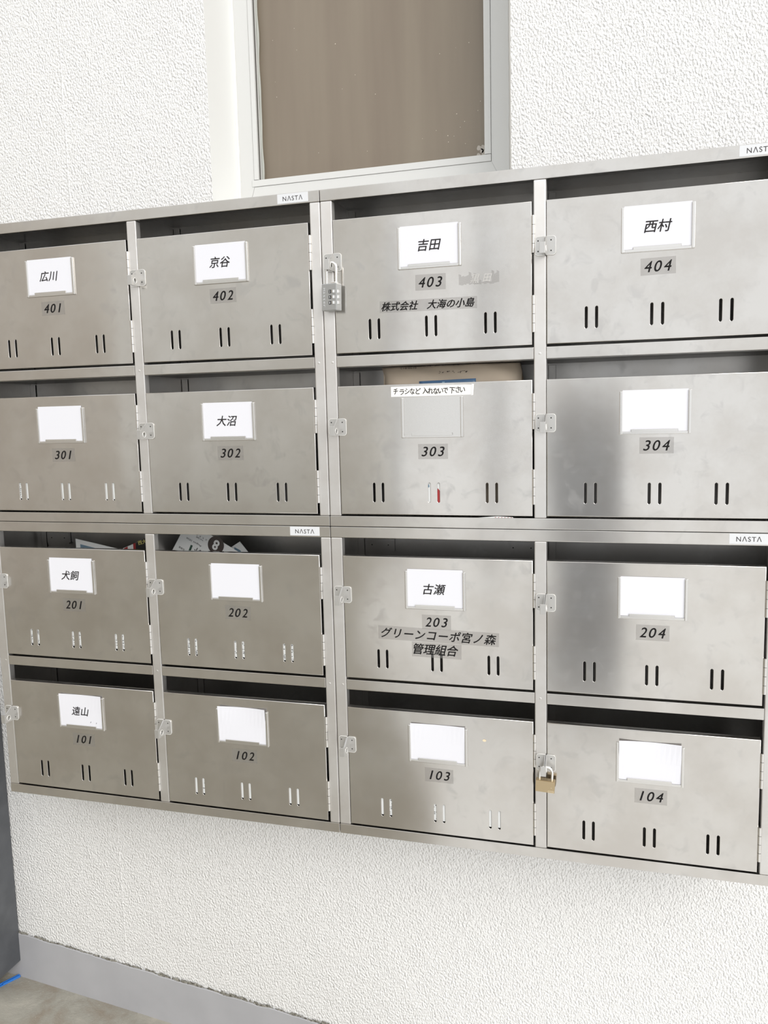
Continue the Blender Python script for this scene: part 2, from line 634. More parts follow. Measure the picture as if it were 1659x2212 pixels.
# ------------------------------------------------------------------ window
def window():
    root = link('window_1', None, loc=(0, 0, 0), kind='structure')
    y = 0.27
    x0, x1, z0, z1 = 0.430, 0.988, 1.1005, 1.95
    w = 0.034
    bt = 0.0879          # bottom member height
    e = 0.0003

    def member(name, pts, y0=y, y1=y + .06):
        bm = bmesh.new()
        plate(bm, pts, [], y0, y1)
        link(name, to_mesh(bm, name, 'frame_paint'), parent=root)
    # mitred outer members
    member('frame_bottom', [(x0 + .006, z0), (x1 - .006, z0), (x1 - w - e * 2 - .016, z0 + bt), (x0 + w + e * 2, z0 + bt)])
    member('frame_left', [(x0 + .001, z0), (x0 + .0052, z0), (x0 + w, z0 + bt + e), (x0 + w, z1 - .001), (x0 + .001, z1 - .001)])
    member('frame_right', [(x1 - .001, z0), (x1 - .0052, z0), (x1 - w - .0165, z0 + bt + e), (x1 - w - .0165, z1 - .001), (x1 - .001, z1 - .001)])
    member('frame_top', [(x0 + w + .001, z1 - .05), (x1 - w - .018, z1 - .05), (x1 - w - .018, z1 - .001), (x0 + w + .001, z1 - .001)])

    def bead(name, a, b, c, d, m='frame_paint', ya=y - .0015, yb=y + .04):
        bm = bmesh.new()
        box(bm, a, b, ya, yb, c, d, bev=.0006)
        link(name, to_mesh(bm, name, m), parent=root)
    bead('glazing_bead', .4600, .9368, 1.1890, 1.2012)
    bead('glazing_bead', .4648, .4742, 1.2020, z1 - .05)
    bead('glazing_bead', .9250, .9368, 1.2020, z1 - .05)
    # wavy gasket on the visible jamb
    bm = bmesh.new()
    n = 40
    pts = [(0.4755 + .0007 * math.sin(i * .9), y + .018, 1.201 + .7 * i / n) for i in range(n + 1)]
    tube(bm, pts, [.0028 + .0006 * math.sin(i * 1.3) for i in range(n + 1)], 8)
    link('gasket', to_mesh(bm, 'gasket', 'gasket'), parent=root)
    bm = bmesh.new()
    box(bm, .470, .932, y + .0245, y + .03, 1.196, z1 - .04)
    pane = link('window_pane', to_mesh(bm, 'window_pane', 'pane'), parent=root, label='brown board or tinted pane filling the window')
    # pale paint blobs in the lower right corner and small flecks
    bm = bmesh.new()
    yp = y + .0241
    for cx, cz, r in ((.9105, 1.2215, .0040), (.9180, 1.2217, .0042), (.9160, 1.2160, .0036), (.9195, 1.2125, .0042), (.9095, 1.2085, .0036)):
        pts = [(cx + r * (1 + .1 * math.sin(k * 2.1)) * math.cos(k * math.pi / 6), yp, cz + r * 1.15 * (1 + .1 * math.cos(k * 1.7)) * math.sin(k * math.pi / 6)) for k in range(12)]
        quad(bm, pts, 0)
    for k in range(26):
        cx, cz = random.uniform(.50, .92), random.uniform(1.22, 1.53)
        if k < 8:
            cx, cz = random.gauss(.862, .02), random.gauss(1.25, .02)
        r = random.uniform(.0004, .0010)
        quad(bm, [(cx + r * math.cos(j * 1.05), yp, cz + r * math.sin(j * 1.05)) for j in range(6)], 1)
    bmesh.ops.recalc_face_normals(bm, faces=bm.faces[:])
    link('paint_flecks', to_mesh(bm, 'paint_flecks', ['spot', 'speck']), parent=root, kind='stuff')
    # dark backing that shows in the mitre joints
    bm = bmesh.new()
    box(bm, .431, .987, y + .004, y + .006, 1.102, 1.2)
    box(bm, .431, .476, y + .004, y + .006, 1.2, 1.9)
    box(bm, .925, .987, y + .004, y + .006, 1.2, 1.9)
    link('joint_backing', to_mesh(bm, 'joint_backing', 'seam'), parent=root)
    # caulk bead along the left reveal, sealant along the right corner
    bm = bmesh.new()
    n = 60
    pts = [(.4318, y - .0015, 1.101 + .8 * i / n) for i in range(n + 1)]
    tube(bm, pts, [.0030 + random.uniform(-.0004, .0007) for i in range(n + 1)], 8)
    link('caulk_bead', to_mesh(bm, 'caulk_bead', 'caulk'), parent=root)
    bm = bmesh.new()
    n = 70
    pts = [(.9868 + random.uniform(-.0003, .0003), WY + .0016, 1.101 + .84 * i / n) for i in range(n + 1)]
    tube(bm, pts, [.0022 + random.uniform(-.0004, .0004) for i in range(n + 1)], 8)
    link('sealant_bead', to_mesh(bm, 'sealant_bead', 'sealant'), parent=root, label='ragged grey sealant along the right edge')


window()


# ------------------------------------------------------------------ shared part meshes
DW, DH = 0.3178, 0.2122
SLOTS = (0.0585, 0.0735, 0.1520, 0.1672, 0.2462, 0.2613)


def door_mesh():
    bm = bmesh.new()
    r = 0.0012
    hole_loops = []
    for sx in SLOTS:
        z0, z1, hw = 0.0199, 0.0534, 0.0025
        hole_loops.append(circle_pts(sx, z1 - hw, hw, 7, 0, math.pi, closed=True) + circle_pts(sx, z0 + hw, hw, 7, math.pi, 2 * math.pi, closed=True))
    outer = [(r, r), (DW - r, r), (DW - r, DH - r), (r, DH - r)]
    plate(bm, outer, hole_loops, 0.0, 0.0)
    # slot rims
    for lp in hole_loops:
        mx = sum(p[0] for p in lp) / len(lp)
        mz = (0.0199 + 0.0534) / 2
        loops = []
        for shrink, yy in ((0, 0), (.0003, .00015), (.00045, .0005), (.00045, .0013)):
            loops.append([bm.verts.new((p[0] + math.copysign(min(shrink, abs(p[0] - mx)), mx - p[0]), yy, p[1] + math.copysign(shrink, mz - p[1]))) for p in lp])
        for f, b in zip(loops, loops[1:]):
            for i in range(len(lp)):
                j = (i + 1) % len(lp)
                bm.faces.new((f[i], f[j], b[j], b[i])).smooth = True
    rings = []
    for k in range(5):
        a = math.pi / 2 * k / 4
        ins, yy = r * (1 - math.sin(a)), r * (1 - math.cos(a))
        rings.append([bm.verts.new((x, yy, z)) for x, z in ((ins, ins), (DW - ins, ins), (DW - ins, DH - ins), (ins, DH - ins))])
    rings.append([bm.verts.new((x, .012, z)) for x, z in ((0, 0), (DW, 0), (DW, DH), (0, DH))])
    rings.append([bm.verts.new((x, .012, z)) for x, z in ((.006, .006), (DW - .006, .006), (DW - .006, DH - .006), (.006, DH - .006))])
    for a, b in zip(rings, rings[1:]):
        for i in range(4):
            j = (i + 1) % 4
            bm.faces.new((a[i], b[i], b[j], a[j])).smooth = a is not rings[-2]
    return to_mesh(bm, 'door', 'door')


def holder_mesh():
    """Raised three-sided card pocket, 102 x 65 mm, origin at its lower left."""
    bm = bmesh.new()
    W, H = 0.1018, 0.0648
    plate(bm, rrect(0, W, 0, H, .002, 3, (1, 0, 0, 1)), [], -.0004, 0)
    box(bm, 0, .0046, -.0033, -.0002, 0, H, bev=.0014, seg=4)
    box(bm, W - .0046, W, -.0033, -.0002, 0, H, bev=.0014, seg=4)
    box(bm, .001, W - .001, -.0028, -.0002, 0, .0042, bev=.0011, seg=3)
    box(bm, .0170, W - .0180, -.0030, -.0014, .003, .0078, bev=.0004, seg=1)
    return to_mesh(bm, 'card_holder', 'holder')


def hinge_mesh():
    bm = bmesh.new()
    L = 0.0556
    seg = L / 4
    for k in range(4):
        z0, z1 = k * seg + .0003, (k + 1) * seg - .0003
        tube(bm, [(0, 0, z0), (0, 0, z1)], .0027, 14)
    tube(bm, [(0, 0, .001), (0, 0, L - .001)], .0016, 8, mi=1)
    box(bm, -.0030, 0.0, .0012, .0020, .001, L - .001)
    box(bm, 0.0, .0030, .0012, .0020, .001, L - .001)
    return to_mesh(bm, 'hinge', ['hinge', 'hole'])


def screw_eye(bm, x, z, y=-.0017, xf=None):
    """Countersunk rivet head with dark centre."""
    t = bmesh.new()
    prof = [(.0031, 0), (.0028, -.0006), (.0020, -.0008), (.0012, -.0003), (.0010, .0006)]
    n = 14
    rings = [[t.verts.new((x + r * math.cos(2 * math.pi * k / n), y + d, z + r * math.sin(2 * math.pi * k / n))) for k in range(n)] for r, d in prof]
    for a, b in zip(rings, rings[1:]):
        for k in range(n):
            t.faces.new((a[k], b[k], b[(k + 1) % n], a[(k + 1) % n])).smooth = True
    join(bm, t, 2)
    quad(bm, [(x + .00112 * math.cos(-2 * math.pi * k / 10), y - .00015, z + .00112 * math.sin(-2 * math.pi * k / 10)) for k in range(10)], 1)


def rim(bm, outline, y):
    pts = [(p[0], y, p[1]) for p in outline]
    tube(bm, pts + [pts[0]], .00055, 6, mi=2, caps=False)


def hasp_mesh():
    """Door half: origin at door's left edge, z measured from the plate centre."""
    bm = bmesh.new()
    plate(bm, rrect(-.0012, .0137, -.0140, .0140, .0042, 5, (1, 1, 0, 0)), [], -.0017, 0)
    screw_eye(bm, .0068, .0078)
    screw_eye(bm, .0068, -.0076)
    prof = [(0, -.0140), (0, .0140), (-.0030, .0140), (-.0195, .0028), (-.0220, .0020), (-.0220, -.0142)]
    plate(bm, prof, [circle_pts(-.0128, -.0062, .0038, 16)], -.0012, .0002, axis='x')
    # raised ring round the padlock hole
    ring = [(.0004, -.0128 + .0047 * math.cos(a), -.0062 + .0047 * math.sin(a)) for a in [2 * math.pi * k / 20 for k in range(21)]]
    tube(bm, ring, .0006, 6, mi=2, caps=False)
    box(bm, -.0086, .0002, -.0232, -.0219, -.0142, .0021, bev=.0005, seg=2)
    rim(bm, rrect(-.0008, .0135, -.0138, .0138, .0042, 5, (1, 1, 0, 0)), -.0015)
    return to_mesh(bm, 'hasp', ['hasp', 'hole', 'eyelet'])


def strike_mesh():
    """Frame half of the hasp with its own short tab."""
    bm = bmesh.new()
    plate(bm, rrect(-.0172, -.0022, -.0140, .0140, .0042, 5, (0, 0, 1, 1)), [], -.0015, 0)
    screw_eye(bm, -.0126, .0078, -.0015)
    screw_eye(bm, -.0126, -.0076, -.0015)
    prof = [(0, -.0138), (0, .0125), (-.0030, .0120), (-.0160, .0010), (-.0190, -.0020), (-.0190, -.0120)]
    plate(bm, prof, [circle_pts(-.0128, -.0062, .0038, 16)], -.0036, -.0023, axis='x')
    rim(bm, rrect(-.0170, -.0026, -.0138, .0138, .0042, 5, (0, 0, 1, 1)), -.0013)
    return to_mesh(bm, 'hasp_plate', ['hasp', 'hole', 'eyelet'])


def rivet_mesh():
    bm = bmesh.new()
    n = 12
    rings = [[bm.verts.new((r * math.cos(2 * math.pi * k / n), d, r * math.sin(2 * math.pi * k / n))) for k in range(n)] for r, d in ((.0020, 0), (.0017, -.0002), (.0010, -.00035))]
    for a, b in zip(rings, rings[1:]):
        for k in range(n):
            bm.faces.new((a[k], b[k], b[(k + 1) % n], a[(k + 1) % n])).smooth = True
    bm.faces.new(rings[-1])
    bmesh.ops.recalc_face_normals(bm, faces=bm.faces[:])
    return to_mesh(bm, 'rivet', 'stile')


def corner_mesh(h):
    bm = bmesh.new()
    box(bm, .0012, .0132, .1425, .1440, .002, h - .002, bev=.0003, seg=1)
    for z in (h - .030,):
        t = bmesh.new()
        bmesh.ops.create_uvsphere(t, u_segments=12, v_segments=6, radius=.0036)
        join(bm, t, 0, Matrix.Translation((.0075, .1428, z)) @ Matrix.Diagonal((1, .55, 1, 1)), smooth=True)
        quad(bm, [(.0075 + .0012 * math.cos(-k), .1406, z + .0012 * math.sin(-k)) for k in range(6)], 1)
    return to_mesh(bm, 'corner_angle', ['inner', 'hole'])


def bracket_mesh():
    bm = bmesh.new()
    plate(bm, rrect(.018, .072, .2000, .2235, .003, 4, (1, 0, 0, 1)), [], .1395, .1445)
    for x in (.0296, .0608):
        quad(bm, [(x + .0013 * math.cos(-k), .1392, .2125 + .0013 * math.sin(-k)) for k in range(6)], 1)
    return to_mesh(bm, 'mounting_bracket', ['inner', 'hole'])


ME = dict(door=door_mesh(), holder=holder_mesh(), hinge=hinge_mesh(), hasp=hasp_mesh(), strike=strike_mesh(),
          rivet=rivet_mesh(), bracket=bracket_mesh())


def sticker_mesh(num, w=.0490, h=.0245):
    bm = bmesh.new()
    quad(bm, [(-w / 2, -.00015, -h / 2), (w / 2, -.00015, -h / 2), (w / 2, -.00015, h / 2), (-w / 2, -.00015, h / 2)], 0)
    bmesh.ops.recalc_face_normals(bm, faces=bm.faces[:])
    for k, ch in enumerate(num):
        cw = .0064 if ch == '1' else .0106
        cx = (-.0136 + .0136 * k) + (.0004 if ch == '1' else 0)
        for ox, oz, oy in ((-.00022, 0, 0), (.00022, 0, .00003), (0, .00015, .00006), (0, -.00015, .00009)):
            put_text(bm, ch, cx + ox, oz, cw, .0154, -.0004 + oy, 1, shear=.26, offset=.0)
    return to_mesh(bm, 'number_sticker', ['film', 'ink'])


def box_part(parent, name, m, *dims, bev=0.0, seg=2, label=None):
    key = (name, m, dims, bev, seg)
    if key not in _bp:
        bm = bmesh.new()
        box(bm, *dims, bev=bev, seg=seg)
        _bp[key] = to_mesh(bm, name, m)
    return link(name, _bp[key], parent=parent, label=label)


_bp = {}


def brand_mesh():
    bm = bmesh.new()
    box(bm, .6262, .6800, -.0005, .0002, .5315, .5465, bev=.0001, seg=1)
    put_text(bm, 'N\u039bST\u039b', .6531, .5389, .0345, .0075, -.0007, 1, spacing=1.18, offset=.004)
    return to_mesh(bm, 'brand_plate', ['brand', 'ink_soft'])


ME['brand'] = brand_mesh()

DOORS = {}      # number -> (door object, world x, world z)


def cabinet(name_loc, label, nums):
    """nums: {(col, row): number}; row 1 is the upper one."""
    root = link('mailbox_cabinet', None, loc=name_loc, label=label, cat='mailbox cabinet',
                group='stainless steel mailbox cabinets on the wall')
    W, H = .6992, CH - .0008
    D = .150
    b = .0009
    box_part(root, 'top_rail', 'rail', 0.0, W, 0, .016, H - .0184, H, bev=b)
    box_part(root, 'bottom_rail', 'rail', 0.0, W, 0, .016, 0, .0176, bev=b)
    box_part(root, 'side_stile', 'stile', 0.0, .0198, .0001, .015, .0177, H - .0185, bev=.0022, seg=4)
    box_part(root, 'side_stile', 'stile', .6815, W, .0001, .015, .0177, H - .0185, bev=.0022, seg=4)
    box_part(root, 'mullion', 'stile', .3409, .3597, .0001, .015, .0177, H - .0185, bev=.0022, seg=4)
    box_part(root, 'middle_rail', 'rail', .0200, .3407, 0, .016, .2643, .2823, bev=b)
    box_part(root, 'middle_rail', 'rail', .3599, .6813, 0, .016, .2643, .2823, bev=b)
    # shell
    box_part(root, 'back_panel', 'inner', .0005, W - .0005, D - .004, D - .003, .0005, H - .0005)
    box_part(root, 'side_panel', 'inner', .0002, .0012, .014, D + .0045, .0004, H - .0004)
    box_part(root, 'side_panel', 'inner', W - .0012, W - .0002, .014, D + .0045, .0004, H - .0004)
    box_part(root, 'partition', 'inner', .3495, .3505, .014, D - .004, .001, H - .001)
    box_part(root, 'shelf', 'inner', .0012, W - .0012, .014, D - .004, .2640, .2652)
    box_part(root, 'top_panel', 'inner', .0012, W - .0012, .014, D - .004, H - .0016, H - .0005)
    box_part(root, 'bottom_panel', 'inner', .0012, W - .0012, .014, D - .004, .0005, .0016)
    for c in (0, 1):
        for r_, (z0, h) in enumerate(((.0016, .262), (.2655, .280))):
            link('corner_angle', corner_mesh_cached(h), parent=root, loc=(.35 * c, 0, z0))
    if name_loc[2] < .1:
        for c in (0, 1):
            link('mounting_bracket', ME['bracket'], parent=root,
                 loc=(.26 if (c and name_loc[0] > .5) else (.0 if c == 0 else .0), 0, .2823)) if (c == 0 or name_loc[0] > .5) else None
    for x in (.0130, .3500, .6890):
        link('rivet', ME['rivet'], parent=root, loc=(x, .0001, .2725))
    link('brand_plate', ME['brand'], parent=root, label='white brand label at the right end of the top rail')
    for (c, r_), num in nums.items():
        dx = .0207 if c == 0 else .3604
        dz = .2823 + .0038 if r_ == 1 else .0176 + .0032
        d = link('door', ME['door'], parent=root, loc=(dx, -.0006, dz))
        link('card_holder', ME['holder'], parent=d, loc=(.1078, 0, .1258))
        sx, sz = STICK.get(num, (.1600, .1045))
        link('number_sticker', sticker_mesh(num), parent=d, loc=(sx, 0, sz), rot=(0, math.radians(STROT.get(num, 0)), 0))
        for hz in (.1362, .0185):
            link('hinge', ME['hinge'], parent=d, loc=(DW + .0022, -.0002, hz))
        link('hasp', ME['hasp'], parent=d, loc=(0, 0, .1455))
        link('hasp_plate', ME['strike'], parent=root, loc=(dx, 0, dz + .1455))
        DOORS[num] = (d, name_loc[0] + dx, name_loc[2] + dz)
    return root


_cm = {}


def corner_mesh_cached(h):
    if h not in _cm:
        _cm[h] = corner_mesh(h)
    return _cm[h]


STICK = {'403': (.1598, .1044), '402': (.1600, .1058), '304': (.1615, .1090), '104': (.1608, .1052), '303': (.1592, .1035)}
STROT = {'402': -.6, '403': .5, '202': .8, '404': -.8, '204': .4}

cabinet((0, 0, CH), 'upper left steel cabinet of four mailboxes numbered 401, 402, 301 and 302',
        {(0, 1): '401', (1, 1): '402', (0, 0): '301', (1, 0): '302'})
cabinet((CW, 0, CH), 'upper right steel cabinet of four mailboxes numbered 403, 404, 303 and 304',
        {(0, 1): '403', (1, 1): '404', (0, 0): '303', (1, 0): '304'})
cabinet((0, 0, 0), 'lower left steel cabinet of four mailboxes numbered 201, 202, 101 and 102',
        {(0, 1): '201', (1, 1): '202', (0, 0): '101', (1, 0): '102'})
cabinet((CW, 0, 0), 'lower right steel cabinet of four mailboxes numbered 203, 204, 103 and 104',
        {(0, 1): '203', (1, 1): '204', (0, 0): '103', (1, 0): '104'})


# ------------------------------------------------------------------ extra stickers on doors
def film_label(num, name, x0, x1, z0, z1, texts, label, m='ink', rot=0.0, shear=.22, offset=.01):
    bm = bmesh.new()
    cx, cz = (x0 + x1) / 2, (z0 + z1) / 2
    quad(bm, [(x0 - cx, 0, z0 - cz), (x1 - cx, 0, z0 - cz), (x1 - cx, 0, z1 - cz), (x0 - cx, 0, z1 - cz)], 0)
    bmesh.ops.recalc_face_normals(bm, faces=bm.faces[:])
    for s, tx, tz, em, pitch in texts:
        for k, ch in enumerate(s):
            if ch == ' ':
                continue
            put_char(bm, ch, tx + pitch * (k - (len(s) - 1) / 2) - cx, tz - cz, em, -.0002, 1, shear, offset)
    link(name, to_mesh(bm, name, ['film', m]), parent=DOORS[num][0], loc=(cx, -.0002, cz), rot=(0, rot, 0), label=label)


_raw = {}


def raw_text(s, shear, offset):
    key = (s, shear, offset)
    if key not in _raw:
        cu = bpy.data.curves.new('lettering', 'FONT')
        cu.body = s
        cu.size = 1.0
        cu.shear = shear
        cu.offset = offset
        cu.resolution_u = 2
        cu.align_x = 'CENTER'
        o = bpy.data.objects.new('lettering', cu)
        COL.objects.link(o)
        dg = bpy.context.evaluated_depsgraph_get()
        me = bpy.data.meshes.new_from_object(o.evaluated_get(dg))
        _raw[key] = ([(v.co.x, v.co.y) for v in me.vertices], [tuple(p.vertices) for p in me.polygons])
        bpy.data.objects.remove(o)
        bpy.data.curves.remove(cu)
        bpy.data.meshes.remove(me)
    return _raw[key]


def put_char(bm, ch, cx, cz, em, y, mi, shear=.2, offset=0.0, rot=0.0, sx=1.0):
    """Heavier stroke = the same glyph laid down again a hair to each side."""
    f = offset * em
    for k, (ox, oz) in enumerate(((0, 0),) if not f else ((-f, 0), (f, 0), (0, f * .7), (0, -f * .7))):
        put_glyph(bm, ch, cx + ox, cz + oz, em, y - .00003 * k, mi, shear, rot, sx)


def put_glyph(bm, ch, cx, cz, em, y, mi, shear, rot, sx):
    """One full-width character of the given em, centred."""
    vs, fs = raw_text(ch, shear, 0.0)
    ca, sa = math.cos(rot), math.sin(rot)
    nv = []
    for a, b in vs:
        x, z = (a - shear * .36) * em * sx, (b - .36) * em
        nv.append(bm.verts.new((cx + x * ca - z * sa, y, cz + x * sa + z * ca)))
    for f in fs:
        try:
            bm.faces.new([nv[i] for i in f]).material_index = mi
        except ValueError:
            pass


# all coordinates door-local
film_label('403', 'name_sticker', .0757, .2334, .0605, .0788,
           [('株式会社 大海の小島', .1545, .0697, .0150, .0151)], 'long clear film sticker with a printed company name',
           rot=math.radians(.35), shear=.3, offset=.022)
film_label('203', 'name_sticker', .0595, .2632, .0700, .0930,
           [('グリーンコーポ宮ノ森', .1612, .0812, .0188, .0196)], 'long clear film sticker with the building name', rot=math.radians(1.0), shear=.26, offset=.016)
film_label('203', 'name_sticker', .1172, .2012, .0440, .0690,
           [('管理組合', .1570, .0572, .0195, .0193)], 'short clear film sticker with four characters, reaching over the middle slots', rot=math.radians(.6), shear=.26, offset=.016)


def residue():
    """Torn remains of an old sticker on door 403 with two ghost characters."""
    bm = bmesh.new()
    random.seed(9)
    x0, x1, z0, z1 = .205, .268, .0955, .1150
    for k in range(16):
        cx = x0 + (x1 - x0) * (k + .5) / 16
        if 7 <= k <= 12:
            za, zb = z0 + random.uniform(0, .002), z0 + random.uniform(.003, .007)
        else:
            za, zb = z0 + random.uniform(0, .003), z1 - random.uniform(0, .009)
        w = (x1 - x0) / 16 * .5
        quad(bm, [(cx - w, -.0003, za), (cx + w, -.0003, za + random.uniform(-.001, .001)), (cx + w, -.0003, zb), (cx - w, -.0003, zb + random.uniform(-.002, .002))], 0)
    bmesh.ops.recalc_face_normals(bm, faces=bm.faces[:])
    put_char(bm, '黒', .2310, .1045, .0150, -.0005, 1, .26, .010)
    put_char(bm, '田', .2500, .1050, .0140, -.0005, 1, .26, .010)
    link('sticker_residue', to_mesh(bm, 'sticker_residue', ['film', 'residue']), parent=DOORS['403'][0], label='torn pale remains of an old name sticker')


residue()


def strip303():
    bm = bmesh.new()
    n = 12
    x0, x1 = .0914, .2240
    a = []
    for i in range(n + 1):
        x = x0 + (x1 - x0) * i / n
        lift = .0002 + .0002 * math.sin(i * .8)
        a.append((bm.verts.new((x, -.0002 - lift, .1925)), bm.verts.new((x, -.0002 - lift, .2085 if i < n else .2078))))
    for p, q in zip(a, a[1:]):
        bm.faces.new((p[0], q[0], q[1], p[1]))
    bmesh.ops.recalc_face_normals(bm, faces=bm.faces[:])
    s = 'チラシなど入れないで下さい'
    random.seed(2)
    xs = [.0995, .1095, .1185, .1270, .1360, .1485, .1570, .1655, .1735, .1815, .1920, .2010, .2085]
    for ch, x in zip(s, xs):
        put_char(bm, ch, x, .2003 + random.uniform(-.0006, .0006), .0112, -.0008, 1, .05, .012, rot=random.uniform(-.09, .05), sx=random.uniform(.8, .95))
    link('taped_notice', to_mesh(bm, 'taped_notice', ['paper_tape', 'card_text']), parent=DOORS['303'][0], label='white paper strip with a handwritten request, taped along the top edge')
    bm = bmesh.new()
    quad(bm, [(.2225, -.0010, .1915), (.2262, -.0010, .1918), (.2275, -.0010, .2088), (.2236, -.0010, .2092)])
    bmesh.ops.recalc_face_normals(bm, faces=bm.faces[:])
    link('tape_end', to_mesh(bm, 'tape_end', 'paper_tape'), parent=DOORS['303'][0])


strip303()

# amber fleck on door 103, scratch marks
bm = bmesh.new()
quad(bm, [(.2378 + .0032 * math.cos(-k * .785), -.0003, .1735 + .0022 * math.sin(-k * .785)) for k in range(8)])
link('stain', to_mesh(bm, 'stain', 'stain'), parent=DOORS['103'][0])


# ------------------------------------------------------------------ name cards
def name_card(num, text=None, dx=0.0, dz=.003, rot=0.0, curl=0.0, marks=False, top=0.0, label=''):
    d, wx, wz = DOORS[num]
    bm = bmesh.new()
    W, Hh = .0930, .0615 + top
    n = 12
    cols = []
    for i in range(n + 1):
        u = i / n
        x = -W / 2 + W * u
        yb = 0
        yt = -curl * (2 * abs(u - .5)) ** 2
        cols.append([bm.verts.new((x, yb, -.0300)), bm.verts.new((x, yb + yt * .3, 0)), bm.verts.new((x, yb + yt, -.0300 + Hh))])
    for a, b in zip(cols, cols[1:]):
        for k in range(2):
            bm.faces.new((a[k], b[k], b[k + 1], a[k + 1]))
    # thickness
    g = bmesh.ops.extrude_face_region(bm, geom=bm.faces[:])
    bmesh.ops.translate(bm, verts=[e for e in g['geom'] if isinstance(e, bmesh.types.BMVert)], vec=(0, .0004, 0))
    bmesh.ops.recalc_face_normals(bm, faces=bm.faces[:])
    me = to_mesh(bm, 'name_card', 'card')
    o = link('name_card', me, loc=(wx + .1078 + .0509, -.0006 - .0012, wz + .1258 + .0345), rot=(0, rot, 0),
             label=label, cat='name card', group='white cards in the mailbox card holders')
    if text or marks:
        bm = bmesh.new()
        if text:
            for k, ch in enumerate(text):
                put_char(bm, ch, dx + (k - .5) * .0192, dz - .0025, .0190, -.0003, 0, .22, .013)
        if marks:
            for mx, mz in ((.0205, -.0195), (.0330, -.0205)):
                quad(bm, [(mx - .001, -.0003, mz - .0012), (mx - .0003, -.0003, mz - .0012), (mx + .0012, -.0003, mz + .0012), (mx + .0003, -.0003, mz + .0014)])
        link('lettering', to_mesh(bm, 'lettering', 'card_text'), parent=o)
    return o


name_card('401', '広川', -.002, .003, label='white card with two slanted black characters on mailbox 401, the leftmost of the top row')
name_card('402', '京谷', -.001, .003, label='white card with two slanted black characters on mailbox 402, below the window corner')
name_card('403', '吉田', 0, .003, label='white card with two slanted black characters on mailbox 403, above the company sticker')
name_card('404', '西村', 0, .003, label='white card with two slanted black characters on mailbox 404 at the top right')
name_card('302', '大沼', -.002, .002, label='white card with two slanted black characters on mailbox 302, left of the empty holder')
name_card('201', '犬飼', -.002, .003, top=.0025, label='white card with two characters on mailbox 201, below the leaflet with a blue block')
name_card('203', '古瀬', -.002, .002, top=.0015, label='white card with two characters on mailbox 203, above the long building sticker')
name_card('101', '遠山', -.001, .003, marks=True, top=.002, curl=.002, label='white card with two characters and two ink specks on mailbox 101')
name_card('301', None, top=.002, label='blank white card on mailbox 301, below the card of mailbox 401')
name_card('304', None, label='blank white card on mailbox 304, right of the empty holder of 303')
name_card('202', None, top=.001, label='blank white card on mailbox 202, under the newsletter')
name_card('204', None, label='blank white card on mailbox 204, directly below the right brand plate')
name_card('102', None, curl=.004, top=.004, label='blank white card with curling corners on the door of mailbox 102')
name_card('103', None, curl=.002, top=.002, label='blank white card on the door of mailbox 103')
name_card('104', None, curl=.004, top=.003, label='blank white card with a lifted top edge on mailbox 104, above the brass padlock')


# ------------------------------------------------------------------ padlocks
def arch(w, z0, z1, n=14):
    """U-shaped path in local xz: legs at +-w from z0 up, crown at z1."""
    pts = [(-w, 0, z0), (-w, 0, (z0 + z1 - w) / 2)]
    for i in range(n + 1):
        a = math.pi - math.pi * i / n
        pts.append((w * math.cos(a), 0, z1 - w + w * math.sin(a)))
    return pts + [(w, 0, (z0 + z1 - w) / 2), (w, 0, z0)]


